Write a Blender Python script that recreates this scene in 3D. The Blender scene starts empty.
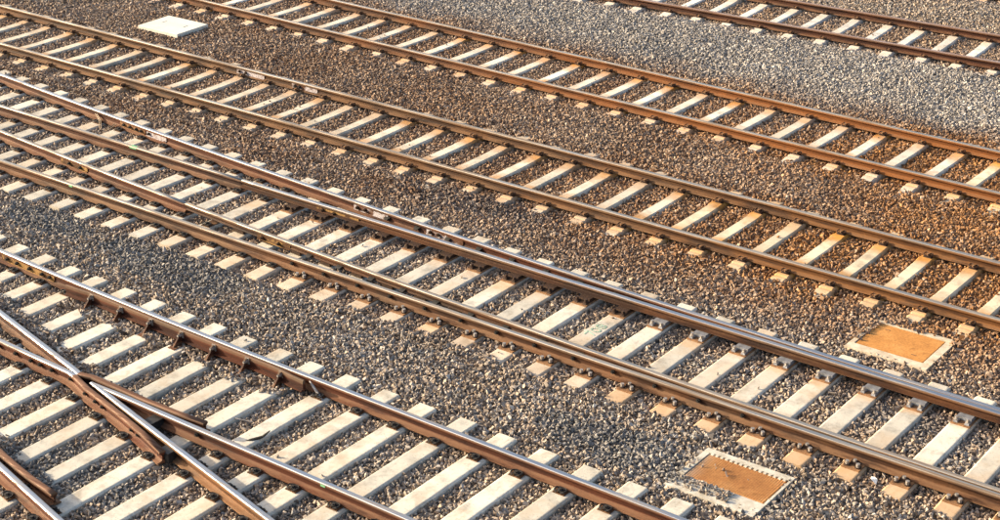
import bpy, math, random
import numpy as np
from mathutils import Vector, Matrix

random.seed(7)
rng = np.random.default_rng(11)
sc = bpy.context.scene
COL = sc.collection

# ------------------------------------------------------------------ camera
cam_d = bpy.data.cameras.new('camera')
cam = bpy.data.objects.new('camera', cam_d)
COL.objects.link(cam)
CAM_H, PITCH, YAW, FPX = 8.6007, 0.4253, 0.6411, 1692.3
cam.location = (0, 0, CAM_H)
cam.rotation_euler = (math.pi / 2 - PITCH, 0, YAW)
cam_d.sensor_width = 36.0
cam_d.lens = FPX / 1000.0 * 36.0
cam_d.clip_start = 0.1
cam_d.clip_end = 2000.0
sc.camera = cam

# ------------------------------------------------------------------ light
SUN_EL = math.radians(18.0)
SUN_PHI = math.radians(19.0)          # direction in which the light travels, from +x towards +y
world = bpy.data.worlds.new('World')
sc.world = world
world.use_nodes = True
wn = world.node_tree.nodes
sky = wn.new('ShaderNodeTexSky')
sky.sky_type = 'NISHITA'
sky.sun_disc = False
sky.sun_elevation = SUN_EL
sky.sun_rotation = math.atan2(-math.cos(SUN_PHI), -math.sin(SUN_PHI))
sky.air_density = 1.0
sky.dust_density = 5.0
bg = wn['Background']
bg.inputs[1].default_value = 0.15
world.node_tree.links.new(sky.outputs[0], bg.inputs[0])

sun_d = bpy.data.lights.new('sun', 'SUN')
sun_d.energy = 4.6
sun_d.angle = math.radians(0.6)
sun_d.color = (1.0, 0.86, 0.62)
sun = bpy.data.objects.new('sun', sun_d)
COL.objects.link(sun)
ld = Vector((math.cos(SUN_PHI) * math.cos(SUN_EL), math.sin(SUN_PHI) * math.cos(SUN_EL), -math.sin(SUN_EL)))
sun.rotation_euler = ld.to_track_quat('-Z', 'Y').to_euler()
sun.location = (-30, -20, 30)

sc.view_settings.view_transform = 'Standard'
sc.view_settings.look = 'None'
sc.view_settings.exposure = 1.3
sc.view_settings.gamma = 1.0
sc.view_settings.use_curve_mapping = False

# ------------------------------------------------------------------ geometry of the place (metres; rail tops lie at z = 0)
HG = 0.7535                                  # half distance between rail centres
TRK = {                                      # centre line y = y0 + t * (x + 11.48), sleeper phase, sleeper spacing
    'A': (27.2315, 0.0468, -13.84, 0.613),
    'B': (21.8599, -0.0188, -15.22, 0.618),
    'C': (18.0864, 0.0, -11.4807, 0.5996),
    'F': (31.42, 0.0468, -11.38, 0.612),
}
def trk_y(k, x): return TRK[k][0] + TRK[k][1] * (x + 11.48)
def D1(x): return 15.325 + 0.00282 * np.minimum(x + 4.2, 0.0) ** 2
def D2(x): return 15.250 + 0.0 * x
def D3(x): return 13.830 + 0.00284 * np.minimum(x + 4.4, 0.0) ** 2
def D4(x): return 13.743 + 0.0 * x
def E1(x): return 11.600 + 0.0046 * np.minimum(x + 11.0, 0.0) ** 2
def E3(x): return 10.100 + 0.0046 * np.minimum(x + 11.0, 0.0) ** 2
def E2(x): return 10.120 - 0.2335 * (x + 13.0)
def E5(x): return E2(x) - 1.525
D_X0, D_S = -18.45, 0.5268
E_X0, E_S = -16.68, 0.5185
ST = -0.148                                  # sleeper top at the rail seat

def smooth(a, b, v):
    t = np.clip((v - a) / (b - a), 0, 1)
    return t * t * (3 - 2 * t)

def vnoise(x, y, s, seed):
    """cheap smooth value noise, 0..1"""
    x = np.asarray(x, float) / s; y = np.asarray(y, float) / s
    xi = np.floor(x).astype(np.int64); yi = np.floor(y).astype(np.int64)
    fx = x - xi; fy = y - yi
    fx = fx * fx * (3 - 2 * fx); fy = fy * fy * (3 - 2 * fy)
    def h(i, j):
        n = (i * 374761393 + j * 668265263 + seed * 974711) & 0x7fffffff
        n = ((n ^ (n >> 13)) * 1274126177) & 0x7fffffff
        return ((n ^ (n >> 16)) & 0xffff) / 65535.0
    return (h(xi, yi) * (1 - fx) + h(xi + 1, yi) * fx) * (1 - fy) + (h(xi, yi + 1) * (1 - fx) + h(xi + 1, yi + 1) * fx) * fy

def ballast_h(x, y):
    """height of the ballast surface (tops of the stones)"""
    x = np.asarray(x, float); y = np.asarray(y, float)
    h = np.full(np.broadcast(x, y).shape, -0.119)
    # the two turnouts: bearers stand a little proud of the stones
    wob = 0.10 * (vnoise(x, y, 0.25, 6) - 0.5)
    low = smooth(16.95, 16.45, y - 0.25 * smooth(-10, -20, x))
    h = h * (1 - low) + (-0.149) * low
    din = smooth(-0.50, -0.40, y - D4(x) + wob) * (1 - smooth(0.38, 0.48, y - D1(x) + wob))
    h = np.where((y > 13.0) & (y < 17.6), h + (-0.164 - h) * din, h)
    ein = smooth(12.20, 12.00, y - 0.004 * np.minimum(x + 11.0, 0.0) ** 2)
    h = np.where(y < 12.6, h + (-0.168 - h) * ein, h)
    for k in 'ABCF':
        t = np.abs(y - trk_y(k, x))
        e = smooth(1.01, 1.16, t + 0.16 * (vnoise(x, y, 0.3, 5) - 0.5))
        h = np.where(t < 1.45, (-0.159) * (1 - e) + (-0.119) * e, h)
    h = h + 0.020 * (vnoise(x, y, 0.45, 1) - 0.5) + 0.022 * (vnoise(x, y, 1.7, 2) - 0.5)
    # hollow cleared round the slide plates of the points
    return h

# ------------------------------------------------------------------ material helpers
def mat(name, base=(0.5, 0.5, 0.5), rough=0.8, metal=0.0):
    m = bpy.data.materials.new(name)
    m.use_nodes = True
    b = m.node_tree.nodes['Principled BSDF']
    b.inputs['Base Color'].default_value = (*base, 1)
    b.inputs['Roughness'].default_value = rough
    b.inputs['Metallic'].default_value = metal
    b.inputs['Specular IOR Level'].default_value = 0.5 if metal > 0.3 else 0.2
    return m, m.node_tree.nodes, m.node_tree.links, b

def N(nodes, t, **kw):
    n = nodes.new(t)
    for k, v in kw.items():
        setattr(n, k, v)
    return n

def noise(nodes, links, vec, scale, detail=4, rough=0.6):
    n = N(nodes, 'ShaderNodeTexNoise')
    n.inputs['Scale'].default_value = scale
    n.inputs['Detail'].default_value = detail
    n.inputs['Roughness'].default_value = rough
    if vec is not None:
        links.new(vec, n.inputs['Vector'])
    return n.outputs['Fac']

def ramp(nodes, links, fac, stops):
    r = N(nodes, 'ShaderNodeValToRGB')
    e = r.color_ramp.elements
    while len(e) < len(stops):
        e.new(0.5)
    for el, (p, c) in zip(e, stops):
        el.position = p
        el.color = (*c, 1) if len(c) == 3 else c
    links.new(fac, r.inputs[0])
    return r.outputs[0]

def mixc(nodes, links, fac, a, b, mode='MIX'):
    m = N(nodes, 'ShaderNodeMix', data_type='RGBA', blend_type=mode)
    for sock, v in ((m.inputs[0], fac), (m.inputs[6], a), (m.inputs[7], b)):
        if isinstance(v, (int, float)):
            sock.default_value = v
        elif isinstance(v, tuple):
            sock.default_value = (*v, 1)
        else:
            links.new(v, sock)
    return m.outputs[2]

def mth(nodes, links, op, a, b=None, clamp=False):
    m = N(nodes, 'ShaderNodeMath', operation=op, use_clamp=clamp)
    for i, v in enumerate((a, b)):
        if v is None:
            continue
        if isinstance(v, (int, float)):
            m.inputs[i].default_value = v
        else:
            links.new(v, m.inputs[i])
    return m.outputs[0]

def maprange(nodes, links, v, a, b, c=0.0, d=1.0):
    m = N(nodes, 'ShaderNodeMapRange', interpolation_type='SMOOTHSTEP')
    links.new(v, m.inputs[0])
    for i, k in enumerate((a, b, c, d)):
        m.inputs[i + 1].default_value = k
    return m.outputs[0]

def bump(nodes, links, b, height, strength, dist=0.01):
    n = N(nodes, 'ShaderNodeBump')
    n.inputs['Strength'].default_value = strength
    n.inputs['Distance'].default_value = dist
    links.new(height, n.inputs['Height'])
    links.new(n.outputs[0], b.inputs['Normal'])

# --- rails: rusty sides, worn heads
def rust_mat(name, dark, mid, light, orange, along=None):
    m, n, l, b = mat(name, rough=0.75)
    tc = N(n, 'ShaderNodeTexCoord')
    mp = N(n, 'ShaderNodeMapping')
    mp.inputs['Scale'].default_value = (1.1, 6.0, 14.0)
    l.new(tc.outputs['Object'], mp.inputs['Vector'])
    f1 = noise(n, l, mp.outputs[0], 1.3, 7, 0.65)
    c1 = ramp(n, l, f1, [(0.36, dark), (0.47, mid), (0.60, light), (0.72, mid)])
    f2 = noise(n, l, tc.outputs['Object'], 0.55, 3, 0.5)
    o = maprange(n, l, f2, 0.42, 0.68)
    if along is not None:      # warm glow painted in: rust colour turns more orange along x
        geo = N(n, 'ShaderNodeNewGeometry'); gs = N(n, 'ShaderNodeSeparateXYZ'); l.new(geo.outputs['Position'], gs.inputs[0])
        g = maprange(n, l, gs.outputs['X'], along[0], along[1], 0.0, 0.75)
        o = mth(n, l, 'ADD', mth(n, l, 'MULTIPLY', o, 0.6), g, True)
    c2 = mixc(n, l, o, c1, orange)
    mp2 = N(n, 'ShaderNodeMapping'); mp2.inputs['Scale'].default_value = (0.9, 3.0, 5.0); l.new(tc.outputs['Object'], mp2.inputs['Vector'])
    f6 = noise(n, l, mp2.outputs[0], 1.0, 5, 0.6)
    c2 = mixc(n, l, maprange(n, l, f6, 0.52, 0.64, 0, 0.75), c2, dark)
    c2 = mixc(n, l, maprange(n, l, f6, 0.40, 0.30, 0, 0.45), c2, light)
    f3 = noise(n, l, tc.outputs['Object'], 38, 4, 0.7)
    c3 = mixc(n, l, 0.55, c2, ramp(n, l, f3, [(0.3, (0.3, 0.3, 0.3)), (0.7, (1, 1, 1))]), 'MULTIPLY')
    # pale dust lying on the foot, from the object's own height
    sx = N(n, 'ShaderNodeSeparateXYZ'); l.new(tc.outputs['Object'], sx.inputs[0])
    foot = maprange(n, l, sx.outputs['Z'], -0.096, -0.110)
    foot = mth(n, l, 'MULTIPLY', foot, maprange(n, l, f1, 0.3, 0.6))
    c4 = mixc(n, l, mth(n, l, 'MULTIPLY', foot, 0.5), c3, (0.20, 0.115, 0.065))
    web = mth(n, l, 'MULTIPLY', maprange(n, l, sx.outputs['Z'], -0.036, -0.050), maprange(n, l, sx.outputs['Z'], -0.104, -0.090))  # shade under the rail head, painted into the web as a darker band
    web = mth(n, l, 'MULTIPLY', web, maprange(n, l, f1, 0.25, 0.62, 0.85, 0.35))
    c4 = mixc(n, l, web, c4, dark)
    hd = mth(n, l, 'MULTIPLY', maprange(n, l, sx.outputs['Z'], -0.034, -0.012), 0.5)
    c4 = mixc(n, l, hd, c4, (0.17, 0.115, 0.075))
    l.new(c4, b.inputs['Base Color'])
    bump(n, l, b, f3, 0.35, 0.004)
    return m

RUST = {
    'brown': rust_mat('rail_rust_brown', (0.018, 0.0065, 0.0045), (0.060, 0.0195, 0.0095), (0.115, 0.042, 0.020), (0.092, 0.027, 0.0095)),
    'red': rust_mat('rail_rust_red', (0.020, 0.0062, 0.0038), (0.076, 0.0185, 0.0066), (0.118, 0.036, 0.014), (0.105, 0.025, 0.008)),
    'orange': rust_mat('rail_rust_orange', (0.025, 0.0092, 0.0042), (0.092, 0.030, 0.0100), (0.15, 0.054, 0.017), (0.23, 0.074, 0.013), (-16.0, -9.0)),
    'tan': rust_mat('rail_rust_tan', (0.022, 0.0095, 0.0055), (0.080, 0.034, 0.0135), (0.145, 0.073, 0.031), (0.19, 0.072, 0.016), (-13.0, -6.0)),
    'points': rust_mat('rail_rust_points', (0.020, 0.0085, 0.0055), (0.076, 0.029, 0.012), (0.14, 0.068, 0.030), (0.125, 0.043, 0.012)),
}

def head_mat(name, col, rough, dirt, amount, metal=1.0):
    m, n, l, b = mat(name, col, rough, metal)
    tc = N(n, 'ShaderNodeTexCoord')
    mp = N(n, 'ShaderNodeMapping'); mp.inputs['Scale'].default_value = (0.7, 30, 30)
    l.new(tc.outputs['Object'], mp.inputs['Vector'])
    f = noise(n, l, mp.outputs[0], 1.0, 5, 0.6)
    k = maprange(n, l, f, 0.62 - amount, 0.78 - amount * 0.6)
    l.new(mixc(n, l, k, col, dirt), b.inputs['Base Color'])
    l.new(mth(n, l, 'MULTIPLY', mth(n, l, 'SUBTRACT', 1.0, k), metal), b.inputs['Metallic'])
    l.new(mth(n, l, 'ADD', rough, mth(n, l, 'MULTIPLY', k, 0.3)), b.inputs['Roughness'])
    return m

HEAD = {
    'bright': head_mat('rail_head_polished', (0.43, 0.42, 0.42), 0.32, (0.15, 0.115, 0.095), 0.13),
    'worn': head_mat('rail_head_worn', (0.46, 0.41, 0.35), 0.38, (0.13, 0.085, 0.055), 0.22),
    'rusty': head_mat('rail_head_rusty', (0.17, 0.085, 0.05), 0.6, (0.09, 0.04, 0.024), 0.2, 0.15),
    'dull': head_mat('rail_head_dull', (0.40, 0.32, 0.30), 0.45, (0.15, 0.085, 0.065), 0.30),
}

def concrete_mat(name, base, rust_amt, rust_col, own_rails=True, end_stain=0.0):
    m, n, l, b = mat(name, base, 0.9)
    tc = N(n, 'ShaderNodeTexCoord')
    oi = N(n, 'ShaderNodeObjectInfo')
    ofs = N(n, 'ShaderNodeVectorMath', operation='ADD')
    sc_ = N(n, 'ShaderNodeVectorMath', operation='SCALE')
    l.new(oi.outputs['Location'], sc_.inputs[0]); sc_.inputs['Scale'].default_value = 1.0
    l.new(tc.outputs['Object'], ofs.inputs[0]); l.new(sc_.outputs[0], ofs.inputs[1])
    P = ofs.outputs[0]
    f1 = noise(n, l, P, 5.0, 6, 0.65)
    tone = ramp(n, l, f1, [(0.30, tuple(c * 0.60 for c in base)), (0.5, base), (0.75, tuple(min(0.86, c * 1.14) for c in base))])
    # each one its own tone
    rv = mth(n, l, 'ADD', mth(n, l, 'MULTIPLY', oi.outputs['Random'], 0.30), 0.80)
    hs = N(n, 'ShaderNodeHueSaturation'); l.new(rv, hs.inputs['Value']); l.new(tone, hs.inputs['Color'])
    c = hs.outputs[0]
    # dark specks and hairline stains
    f2 = noise(n, l, P, 26, 5, 0.75)
    c = mixc(n, l, maprange(n, l, f2, 0.58, 0.70, 0, 0.65), c, (0.16, 0.13, 0.10))
    mpc = N(n, 'ShaderNodeMapping'); mpc.inputs['Scale'].default_value = (9.0, 2.2, 9.0); l.new(P, mpc.inputs['Vector'])
    f8 = noise(n, l, mpc.outputs[0], 1.6, 6, 0.7)
    c = mixc(n, l, maprange(n, l, f8, 0.56, 0.70, 0, 0.5), c, (0.27, 0.22, 0.17))
    f9 = noise(n, l, P, 70, 2, 0.5)
    c = mixc(n, l, maprange(n, l, f9, 0.66, 0.72, 0, 0.7), c, (0.10, 0.08, 0.065))
    f4 = noise(n, l, P, 2.4, 4, 0.7)
    c = mixc(n, l, maprange(n, l, f4, 0.48, 0.66, 0, 0.5), c, (0.38, 0.29, 0.20))
    if own_rails:
        sx = N(n, 'ShaderNodeSeparateXYZ'); l.new(tc.outputs['Object'], sx.inputs[0])
        d = mth(n, l, 'ABSOLUTE', mth(n, l, 'SUBTRACT', mth(n, l, 'ABSOLUTE', sx.outputs['Y']), 0.75))
        d = mth(n, l, 'ADD', d, mth(n, l, 'MULTIPLY', mth(n, l, 'SUBTRACT', f4, 0.5), 0.7))
        r = maprange(n, l, d, 0.55, 0.15, 0, rust_amt)
        r = mth(n, l, 'MULTIPLY', r, maprange(n, l, oi.outputs['Random'], -0.2, 0.7, 0.45, 1.0))
        r = mth(n, l, 'MULTIPLY', r, maprange(n, l, mth(n, l, 'ABSOLUTE', sx.outputs['Y']), 0.80, 0.90, 1.0, 0.75))
        rc = mixc(n, l, maprange(n, l, f1, 0.35, 0.65), rust_col, tuple(x * 0.55 for x in rust_col))
        c = mixc(n, l, r, c, rc)
    else:
        f5 = noise(n, l, P, 1.1, 3, 0.5)
        r = maprange(n, l, f5, 0.5, 0.7, 0, rust_amt)
        c = mixc(n, l, r, c, rust_col)
        if end_stain:
            sx = N(n, 'ShaderNodeSeparateXYZ'); l.new(tc.outputs['Object'], sx.inputs[0])
            yy = mth(n, l, 'ADD', sx.outputs['Y'], mth(n, l, 'MULTIPLY', mth(n, l, 'SUBTRACT', f4, 0.5), 0.5))
            e1_ = maprange(n, l, yy, 0.95, 0.45, 0, end_stain)
            e2_ = maprange(n, l, mth(n, l, 'ABSOLUTE', mth(n, l, 'SUBTRACT', yy, 1.72)), 0.22, 0.05, 0, end_stain * 0.7)
            c = mixc(n, l, mth(n, l, 'MAXIMUM', e1_, e2_), c, (0.47, 0.245, 0.08))
    l.new(c, b.inputs['Base Color'])
    bump(n, l, b, f2, 0.4, 0.006)
    return m

CONC = {
    'A': concrete_mat('sleeper_concrete_pale', (0.58, 0.54, 0.49), 0.55, (0.50, 0.34, 0.20)),
    'B': concrete_mat('sleeper_concrete_rust_streaked', (0.62, 0.56, 0.47), 1.0, (0.46, 0.20, 0.045)),
    'C': concrete_mat('sleeper_concrete_tan', (0.55, 0.485, 0.39), 0.95, (0.42, 0.20, 0.06)),
    'D': concrete_mat('bearer_concrete', (0.50, 0.455, 0.385), 0.30, (0.50, 0.31, 0.16), False),
    'E': concrete_mat('bearer_concrete_clean', (0.55, 0.505, 0.425), 0.22, (0.50, 0.34, 0.20), False),
}
CONC['F'] = CONC['B']
CONC['G'] = concrete_mat('sleeper_concrete_rust_and_glow', (0.60, 0.50, 0.36), 1.0, (0.48, 0.215, 0.045))  # rust stain plus the orange glow tinted into the concrete
CONC['Dn'] = concrete_mat('bearer_concrete_rust_ended', (0.50, 0.455, 0.385), 0.30, (0.44, 0.27, 0.14), False, 0.55)
CONC['Dm'] = concrete_mat('bearer_concrete_faintly_rust_ended', (0.50, 0.455, 0.385), 0.30, (0.44, 0.27, 0.14), False, 0.25)

def plain_noise_mat(name, c0, c1, rough, scale, metal=0.0, bstr=0.3):
    m, n, l, b = mat(name, c0, rough, metal)
    tc = N(n, 'ShaderNodeTexCoord')
    f = noise(n, l, tc.outputs['Object'], scale, 6, 0.7)
    l.new(ramp(n, l, f, [(0.35, c0), (0.68, c1)]), b.inputs['Base Color'])
    bump(n, l, b, f, bstr, 0.005)
    return m

M_CLIP = plain_noise_mat('fastening_dark_steel', (0.022, 0.014, 0.011), (0.075, 0.04, 0.025), 0.6, 30, 0.2)
M_PLATE_RUST = plain_noise_mat('plate_rusty', (0.10, 0.05, 0.025), (0.30, 0.155, 0.07), 0.8, 14)
M_PLATE_DARK = plain_noise_mat('plate_dark_rust', (0.035, 0.02, 0.013), (0.17, 0.08, 0.035), 0.8, 14)
M_PLATE_GREY = plain_noise_mat('plate_grey_steel', (0.16, 0.16, 0.17), (0.36, 0.36, 0.38), 0.45, 12, 0.5)
M_BOLT = plain_noise_mat('bolt_steel', (0.22, 0.19, 0.17), (0.5, 0.46, 0.42), 0.45, 30, 0.6)
M_BLACK = plain_noise_mat('black_grease', (0.012, 0.011, 0.011), (0.045, 0.04, 0.037), 0.5, 20)
M_BLADE = plain_noise_mat('blade_underside', (0.10, 0.07, 0.05), (0.22, 0.16, 0.11), 0.6, 8, 0.2)
M_GREEN = plain_noise_mat('green_paint_mark', (0.12, 0.30, 0.15), (0.22, 0.42, 0.24), 0.8, 30)
M_CHALK = plain_noise_mat('green_chalk', (0.26, 0.44, 0.31), (0.44, 0.54, 0.43), 0.9, 60)
M_FRAME = plain_noise_mat('pit_frame_concrete', (0.34, 0.27, 0.19), (0.60, 0.51, 0.39), 0.9, 7)
M_FRAME_W = plain_noise_mat('pit_frame_white', (0.30, 0.26, 0.20), (0.58, 0.54, 0.47), 0.85, 6)
M_SLAB = plain_noise_mat('slab_white_concrete', (0.52, 0.49, 0.42), (0.60, 0.57, 0.50), 0.85, 3.5)
M_TWIG = plain_noise_mat('weathered_wood', (0.20, 0.18, 0.17), (0.42, 0.38, 0.35), 0.85, 20)
M_TWIG_D = plain_noise_mat('dark_bark', (0.02, 0.018, 0.015), (0.06, 0.05, 0.04), 0.85, 20)
M_WIRE = plain_noise_mat('bond_wire', (0.10, 0.07, 0.05), (0.26, 0.19, 0.13), 0.6, 20, 0.3)
M_WHITE = plain_noise_mat('white_quartz', (0.72, 0.71, 0.68), (0.82, 0.81, 0.79), 0.7, 20)

def patchy_mat(name, rustc, paint):
    m, n, l, b = mat(name, paint, 0.75)
    tc = N(n, 'ShaderNodeTexCoord'); oi = N(n, 'ShaderNodeObjectInfo')
    ad = N(n, 'ShaderNodeVectorMath', operation='ADD'); l.new(tc.outputs['Object'], ad.inputs[0]); l.new(oi.outputs['Location'], ad.inputs[1])
    f = noise(n, l, ad.outputs[0], 5.0, 6, 0.65)
    f2 = noise(n, l, ad.outputs[0], 30, 4, 0.7)
    c = mixc(n, l, maprange(n, l, f, 0.44, 0.54), rustc, paint)
    c = mixc(n, l, maprange(n, l, f2, 0.5, 0.65, 0, 0.6), c, tuple(x * 0.4 for x in rustc))
    l.new(c, b.inputs['Base Color'])
    bump(n, l, b, f2, 0.3, 0.004)
    return m

def cover_mat(name, lo, mid, hi, ribbed):
    m, n, l, b = mat(name, mid, 0.75)
    tc = N(n, 'ShaderNodeTexCoord')
    f = noise(n, l, tc.outputs['Object'], 3.0, 7, 0.65)
    c = ramp(n, l, f, [(0.3, lo), (0.52, mid), (0.72, hi)])
    f2 = noise(n, l, tc.outputs['Object'], 45, 3, 0.7)
    c = mixc(n, l, 0.55, c, ramp(n, l, f2, [(0.3, (0.4, 0.36, 0.32)), (0.6, (1, 1, 1))]), 'MULTIPLY')
    f7 = noise(n, l, tc.outputs['Object'], 9.0, 5, 0.7)
    c = mixc(n, l, maprange(n, l, f7, 0.56, 0.68, 0, 0.5), c, tuple(x * 0.45 for x in lo))
    if ribbed:
        sx = N(n, 'ShaderNodeSeparateXYZ'); l.new(tc.outputs['Object'], sx.inputs[0])
        g = maprange(n, l, mth(n, l, 'ADD', sx.outputs['X'], mth(n, l, 'MULTIPLY', f, 0.3)), -0.1, -0.38)
        c = mixc(n, l, mth(n, l, 'MULTIPLY', g, 0.75), c, (0.42, 0.37, 0.29))
    l.new(c, b.inputs['Base Color'])
    bump(n, l, b, f2, 0.3, 0.004)
    return m
M_LILAC = patchy_mat('pale_paint_flaking', (0.10, 0.045, 0.025), (0.40, 0.36, 0.37))
M_YELLOW = patchy_mat('ochre_stained_steel', (0.075, 0.034, 0.014), (0.26, 0.145, 0.05))
M_COVER_O = cover_mat('cover_plate_orange_rust', (0.36, 0.155, 0.04), (0.47, 0.21, 0.055), (0.54, 0.27, 0.085), False)
M_COVER_R = cover_mat('cover_plate_red_rust', (0.36, 0.145, 0.045), (0.46, 0.205, 0.065), (0.52, 0.27, 0.10), True)

# --- ballast
def stone_mat(name, inst):
    m, n, l, b = mat(name, (0.2, 0.18, 0.16), 0.85)
    tc = N(n, 'ShaderNodeTexCoord')
    if inst:
        at = N(n, 'ShaderNodeAttribute', attribute_name='tone', attribute_type='INSTANCER')
        ar = N(n, 'ShaderNodeAttribute', attribute_name='rust', attribute_type='INSTANCER')  # iron dust, raised also by the painted glow
        ah = N(n, 'ShaderNodeAttribute', attribute_name='hue', attribute_type='INSTANCER')
        tone, rust, hue = at.outputs['Fac'], ar.outputs['Fac'], ah.outputs['Fac']
    else:
        geo = N(n, 'ShaderNodeNewGeometry')
        vor = N(n, 'ShaderNodeTexVoronoi'); vor.inputs['Scale'].default_value = 22
        l.new(geo.outputs['Position'], vor.inputs['Vector'])
        sx = N(n, 'ShaderNodeSeparateColor'); l.new(vor.outputs['Color'], sx.inputs[0])
        tone, rust, hue = sx.outputs[0], mth(n, l, 'MULTIPLY', sx.outputs[1], 0.5), sx.outputs[2]
    grey = ramp(n, l, tone, [(0.0, (0.075, 0.073, 0.072)), (0.35, (0.225, 0.212, 0.200)), (0.7, (0.43, 0.405, 0.38)), (1.0, (0.66, 0.63, 0.59))])
    tan = ramp(n, l, tone, [(0.0, (0.090, 0.064, 0.046)), (0.35, (0.27, 0.197, 0.14)), (0.7, (0.48, 0.37, 0.275)), (1.0, (0.66, 0.57, 0.46))])
    c = mixc(n, l, hue, grey, tan)
    rc = ramp(n, l, tone, [(0.0, (0.070, 0.037, 0.022)), (0.4, (0.205, 0.112, 0.062)), (1.0, (0.46, 0.29, 0.165))])
    if inst:
        af = N(n, 'ShaderNodeAttribute', attribute_name='warm_glow', attribute_type='INSTANCER')
        ro = ramp(n, l, tone, [(0.0, (0.085, 0.036, 0.014)), (0.4, (0.26, 0.115, 0.036)), (1.0, (0.52, 0.27, 0.10))])  # orange colours for the painted glow
        rc = mixc(n, l, af.outputs['Fac'], rc, ro)
    c = mixc(n, l, rust, c, rc)
    if inst:
        f = noise(n, l, tc.outputs['Object'], 2.0, 4, 0.7)
        c = mixc(n, l, 0.5, c, ramp(n, l, f, [(0.3, (0.55, 0.55, 0.55)), (0.7, (1, 1, 1))]), 'MULTIPLY')
    else:
        bump(n, l, b, vor.outputs['Distance'], 1.0, 0.03)
    l.new(c, b.inputs['Base Color'])
    return m
M_STONE = stone_mat('ballast_stone', True)
M_BED = stone_mat('ballast_bed', False)

# ------------------------------------------------------------------ mesh helpers
class MB:
    def __init__(self):
        self.v, self.f, self.m = [], [], []
    def add(self, verts, faces, mi=0):
        o = len(self.v)
        self.v += [tuple(map(float, p)) for p in verts]
        self.f += [tuple(i + o for i in f) for f in faces]
        self.m += [mi] * len(faces) if isinstance(mi, int) else list(mi)
    def box(self, x0, x1, y0, y1, z0, z1, mi=0, M=None, taper=0.0):
        t = taper
        vs = [(x0, y0, z0), (x1, y0, z0), (x1, y1, z0), (x0, y1, z0),
              (x0 + t, y0 + t, z1), (x1 - t, y0 + t, z1), (x1 - t, y1 - t, z1), (x0 + t, y1 - t, z1)]
        if M is not None:
            vs = [M @ Vector(p) for p in vs]
        self.add(vs, [(3, 2, 1, 0), (4, 5, 6, 7), (0, 1, 5, 4), (1, 2, 6, 5), (2, 3, 7, 6), (3, 0, 4, 7)], mi)
    def cyl(self, a, b, r, n=6, mi=0, r2=None):
        a = Vector(a); b = Vector(b); d = (b - a).normalized()
        u = d.orthogonal().normalized(); w = d.cross(u)
        r2 = r if r2 is None else r2
        vs = [a + r * (math.cos(t) * u + math.sin(t) * w) for t in [2 * math.pi * i / n for i in range(n)]]
        vs += [b + r2 * (math.cos(t) * u + math.sin(t) * w) for t in [2 * math.pi * i / n for i in range(n)]]
        fs = [(i, (i + 1) % n, n + (i + 1) % n, n + i) for i in range(n)] + [tuple(range(n))[::-1], tuple(range(n, 2 * n))]
        self.add(vs, fs, mi)
    def tube(self, pts, radii, n=6, mi=0):
        for i in range(len(pts) - 1):
            self.cyl(pts[i], pts[i + 1], radii[i], n, mi, radii[i + 1])
    def mesh(self, name, mats, smooth_mi=()):
        me = bpy.data.meshes.new(name)
        me.from_pydata(self.v, [], self.f)
        for m in mats:
            me.materials.append(m)
        me.polygons.foreach_set('material_index', self.m)
        me.update()
        return me

def link(name, me, parent=None, loc=(0, 0, 0), rotz=0.0):
    o = bpy.data.objects.new(name, me)
    COL.objects.link(o)
    o.location = loc
    o.rotation_euler = (0, 0, rotz)
    if parent is not None:
        o.parent = parent
    return o

def thing(name, label, cat, loc, group=None, me=None, rotz=0.0):
    o = link(name, me, None, loc, rotz)
    o['label'] = label
    o['category'] = cat
    if group:
        o['group'] = group
    return o

# rail cross section, clockwise seen along +x: (lateral offset, height, material of the face that follows)
_half = [(0.0, 0.0), (0.013, -0.0004), (0.024, -0.0022), (0.031, -0.0075), (0.0345, -0.015), (0.035, -0.034),
         (0.020, -0.042), (0.0105, -0.051), (0.0078, -0.075), (0.0090, -0.105), (0.017, -0.118), (0.036, -0.129),
         (0.066, -0.1375), (0.0675, -0.152)]
def squash(pts, H):
    return [(a, z if z > -0.042 else -0.042 + (z + 0.042) * (H - 0.042) / 0.110) for a, z in pts]
def rail_profile(H):
    h = squash(_half, H)
    return h + [(-a, z) for a, z in h[:0:-1]]
RAIL = rail_profile(0.140)          # heavy rail of the turnouts
RAIL_LIGHT = rail_profile(0.126)    # lighter rail of the plain tracks
NR = len(_half)
def rail_mi():
    n = len(RAIL); out = []
    for i in range(n):
        j = (i + 1) % n
        out.append(1 if (RAIL[i][1] > -0.008 and RAIL[j][1] > -0.008) else 0)
    return out
RMI = rail_mi()
# blade: no foot on the stock rail's side
def blade_profile(side):
    h = _half
    full = squash(h, 0.095)
    cut = [(0.0, 0.0), (0.013, -0.0004), (0.024, -0.0022), (0.031, -0.0075), (0.0335, -0.015), (0.0335, -0.036), (0.022, -0.045), (0.012, -0.055), (0.0115, -0.11), (0.02, -0.135), (0.02, -0.152)]
    cut = squash(cut, 0.095)
    if side > 0:   # stock rail lies on the +y side
        return [(a, z) for a, z in cut] + [(-a, z) for a, z in full[:0:-1]]
    return [(a, z) for a, z in full] + [(-a, z) for a, z in cut[:0:-1]]

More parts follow.
